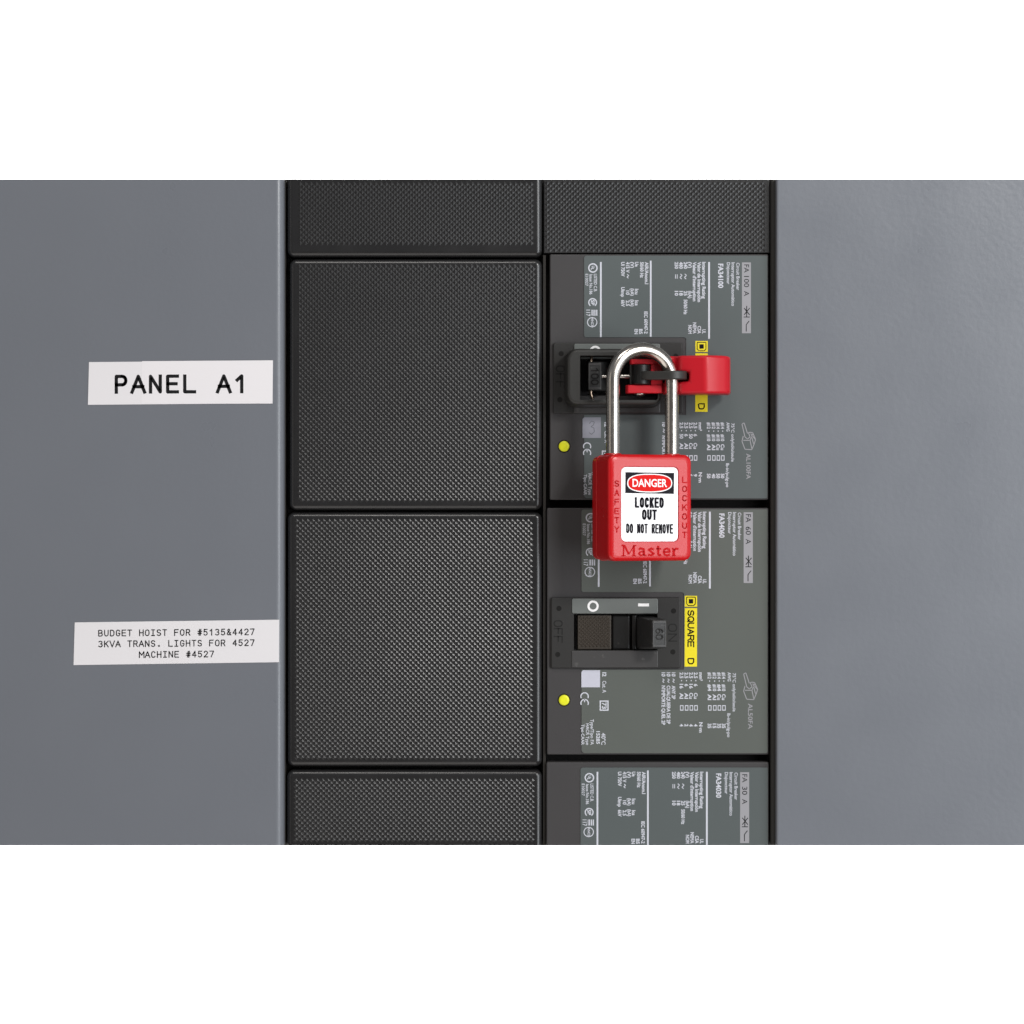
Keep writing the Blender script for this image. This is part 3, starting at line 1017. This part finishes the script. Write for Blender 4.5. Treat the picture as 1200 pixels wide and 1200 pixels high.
def edge_point(a):
    dv = Vector((math.cos(a), math.sin(a)))
    lo, hi = 0.0, 80.0
    for _ in range(40):
        m_ = (lo + hi) / 2
        p = hc + dv * m_
        ab = pa - hc
        tt = max(0, min(1, (p - hc).dot(ab) / ab.length_squared))
        if (p - (hc + ab * tt)).length < R + (-1.4) * tt:
            lo = m_
        else:
            hi = m_
    return hc + dv * lo


def bend(p, z):       # the strap droops a little between its ends
    s = max(-1, min(1, (p.x - (hc.x + pa.x) / 2) / 14))
    return z - 0.35 * (1 - s * s)


O1, O2, I1, I2 = [], [], [], []
for k in range(N):
    a = 2 * math.pi * k / N
    p = edge_point(a)
    q = hc + Vector((math.cos(a), math.sin(a))) * 3.35
    O1.append(bm.verts.new((p.x, p.y, bend(p, zt)))); O2.append(bm.verts.new((p.x, p.y, bend(p, zb))))
    I1.append(bm.verts.new((q.x, q.y, bend(q, zt)))); I2.append(bm.verts.new((q.x, q.y, bend(q, zb))))
bridge(bm, O1, O2); bridge(bm, O1, I1); bridge(bm, O2, I2); bridge(bm, I1, I2)
obj('hasp_strap', bm, M['clamp'], t, bevel=0.5, seg=3, smooth=50)

# ------------------------------------------------------------------ red padlock
base = BC - Vector((0, 0, BH / 2))
lock = thing('safety_padlock', 'red plastic safety padlock with tall steel shackle and white danger sticker', 'padlock', base, TH)
bm = bmesh.new()
hw = BW / 2


def body_loop(ins, y, r):
    return loop(bm, rrect(-hw + ins, ins, hw - ins, BH - ins, [max(r - ins * .6, .6)] * 4, 8), y)


prof = [(2.0, 10.7), (0.9, 10.3), (0.35, 9.5), (0.28, 7.6), (0.28, 4.6), (-0.05, 4.45), (-0.05, 4.05), (0.1, 3.9), (0.0, -8.80)]
for k in range(1, 7):
    a = math.pi / 2 * k / 6
    prof.append((1.7 * (1 - math.cos(a)), -8.80 - 1.75 * math.sin(a)))
prof += [(2.1, -10.65), (2.5, -10.70), (2.7, -10.70)]
L = [body_loop(i, y, 3.4) for i, y in prof]
for a, b in zip(L, L[1:]):
    bridge(bm, a, b)
bm.faces.new(L[0])
a_ = lock_uv(727.4, 635.6)
b_ = lock_uv(795.6, 546.8)
pk1 = loop(bm, rrect(a_[0], a_[1], b_[0], b_[1], [2.4] * 4, 8), -10.70)
bridge(bm, L[-1], pk1)
pk2 = loop(bm, rrect(a_[0] + .15, a_[1] + .15, b_[0] - .15, b_[1] - .15, [2.3] * 4, 8), -10.15)
bridge(bm, pk1, pk2)
bm.faces.new(pk2)
obj('lock_body', bm, M['red'], lock, smooth=35)

LP = lambda y: (lambda u, v, lift=0: Vector((u, y - 0.004 * lift, v)))


def from_px(y):
    def place(x, yy, lift=0):
        u, v = lock_uv(x, yy)
        return Vector((u, y - 0.004 * lift, v))
    return place


# white sticker
bm = bmesh.new()
fr = loop(bm, rrect(a_[0] + .35, a_[1] + .35, b_[0] - .35, b_[1] - .35, [2.2] * 4, 8), -10.38)
bk = loop(bm, rrect(a_[0] + .35, a_[1] + .35, b_[0] - .35, b_[1] - .35, [2.2] * 4, 8), -10.17)
bm.faces.new(fr)
bridge(bm, bk, fr)
stk = obj('danger_sticker', bm, M['sticker'], lock)
bm = bmesh.new()
p1 = from_px(-10.40)
poly2d(bm, [(733.2, 553.3), (790.3, 554.2), (790.0, 578.8), (733.0, 577.8)], p1)
cut = from_px(-10.44)
for s, x0, x1, yb, h, wd in (('LOCKED', 744.2, 777.4, 595.2, 12.4, 2.4), ('OUT', 752.6, 769.2, 609.4, 12.4, 2.4)):
    n = len(s)
    pitch = (x1 - x0 + 1.4) / n
    stroke_text(bm, s, x0 + wd / 2, 0, pitch - 0.55 - wd, h - wd, pitch, wd, lambda u, v, lift=0, yb=yb, wd=wd: cut(u, yb - wd / 2 - v + (u - 761) * 0.01, lift))
s = 'DO NOT REMOVE'
pitch = (788.4 - 734 + 1.0) / 13
stroke_text(bm, s, 734.2 + .75, 0, pitch - 2.1, 9.6, pitch, 1.75, lambda u, v, lift=0: cut(u, 624.3 - v + (u - 761) * 0.012, lift))
obj('black_print', bm, M['ink_black'], stk)


def oval(bm, rx, ry, y):
    pl = from_px(y)
    # rounded lozenge between ellipse and stadium
    pts = []
    for k in range(48):
        a = 2 * math.pi * k / 48
        c, s_ = math.cos(a), math.sin(a)
        pts.append((761.7 + rx * math.copysign(abs(c) ** 0.8, c), 566.1 - ry * math.copysign(abs(s_) ** 0.8, s_)))
    poly2d(bm, pts, pl)


bm = bmesh.new(); oval(bm, 26.4, 11.0, -10.42); obj('white_oval', bm, M['white'], stk)
bm = bmesh.new(); oval(bm, 25.2, 9.8, -10.44); obj('red_oval', bm, M['danger'], stk)
bm = bmesh.new()
pd = from_px(-10.46)
fit_text(bm, 'DANGER', 741.5, 0, 40.5, 8.8, lambda u, v, lift=0: pd(u, 570.4 - v + (u - 761) * .01, lift), 0.018)
obj('danger_word', bm, M['white'], stk)

# moulded red letters
bm = bmesh.new()
pr = from_px(-10.76)
for i, c in enumerate('SAFETY'):
    stroke_text(bm, c, 720.6, 0, 4.4, 6.2, 6, 1.4, lambda u, v, lift=0, i=i: pr(u, 569.8 + i * 10.75 - v, lift))
for i, c in enumerate('LOCKOUT'):
    stroke_text(bm, c, 800.0, 0, 4.4, 6.2, 6, 1.4, lambda u, v, lift=0, i=i: pr(u, 565.4 + i * 10.75 - v, lift))
MASTER = {   # heavy slab letters, unit square, (points, width) strokes
    'M': [([(0, 0), (.28, 0)], .1), ([(.13, 0), (.13, .93)], .13), ([(0, 1), (.2, .95), (.5, .12)], .17), ([(.5, .12), (.84, .95)], .08), ([(.84, 0), (.84, .95)], .19), ([(.7, 0), (1, 0)], .1), ([(.78, .98), (1.0, .98)], .1)],
    'a': [([(.1, .62), (.35, .7), (.66, .6), (.68, 0)], .2), ([(.66, .4), (.25, .36), (.1, .18), (.3, .02), (.66, .12)], .14), ([(.68, .04), (.95, .04)], .12)],
    's': [([(.85, .58), (.5, .7), (.18, .56), (.5, .38), (.85, .2), (.5, .03), (.1, .12)], .18)],
    't': [([(.4, .95), (.4, .12), (.6, .03), (.85, .08)], .2), ([(.1, .66), (.85, .66)], .12)],
    'e': [([(.12, .36), (.86, .36), (.8, .6), (.5, .7), (.2, .6), (.1, .34), (.25, .08), (.55, .02), (.88, .12)], .17)],
    'r': [([(.3, .68), (.3, .02)], .22), ([(.08, .68), (.3, .68)], .12), ([(.08, .02), (.56, .02)], .12), ([(.32, .5), (.6, .68), (.92, .64)], .18)],
}
xs = {'M': (728.5, 17), 'a': (747.5, 10.5), 's': (758.6, 9), 't': (768.2, 7.8), 'e': (776.6, 9.6), 'r': (786.6, 9.4)}
for c, strokes in MASTER.items():
    ox, wch = xs[c]
    for pl, wd in strokes:
        ribbon(bm, [(ox + p[0] * wch, p[1] * 12.2) for p in pl], wd * 13.5, lambda u, v, lift=0: pr(u, 651.2 - v, lift))
obj('moulded_lettering', bm, M['red_letter'], lock)

# shackle
bm = bmesh.new()
z_bow = (600 - 446.6) * lum(DC) - base.z
pts = [(-HS, 0, BH - 6 + (z_bow - BH + 6) * k / 12) for k in range(12)]
pts += [(-HS * math.cos(math.pi * k / 32), 0, z_bow + HS * math.sin(math.pi * k / 32)) for k in range(33)]
pts += [(HS, 0, z_bow - (z_bow - BH + 6) * k / 12) for k in range(1, 13)]
tube(bm, [(p[0] + LX, p[1], p[2]) for p in pts], 3.0, 32)
obj('shackle', bm, M['steel'], lock, smooth=60)
for s_ in (-1, 1):
    bm = bmesh.new()
    tube(bm, [(s_ * HS + LX, 0, BH - .3), (s_ * HS + LX, 0, BH + .25), (s_ * HS + LX, 0, BH + .55)], [3.9, 3.9, 3.5], 32)
    obj('shackle_collar', bm, M['red'], lock, smooth=40)
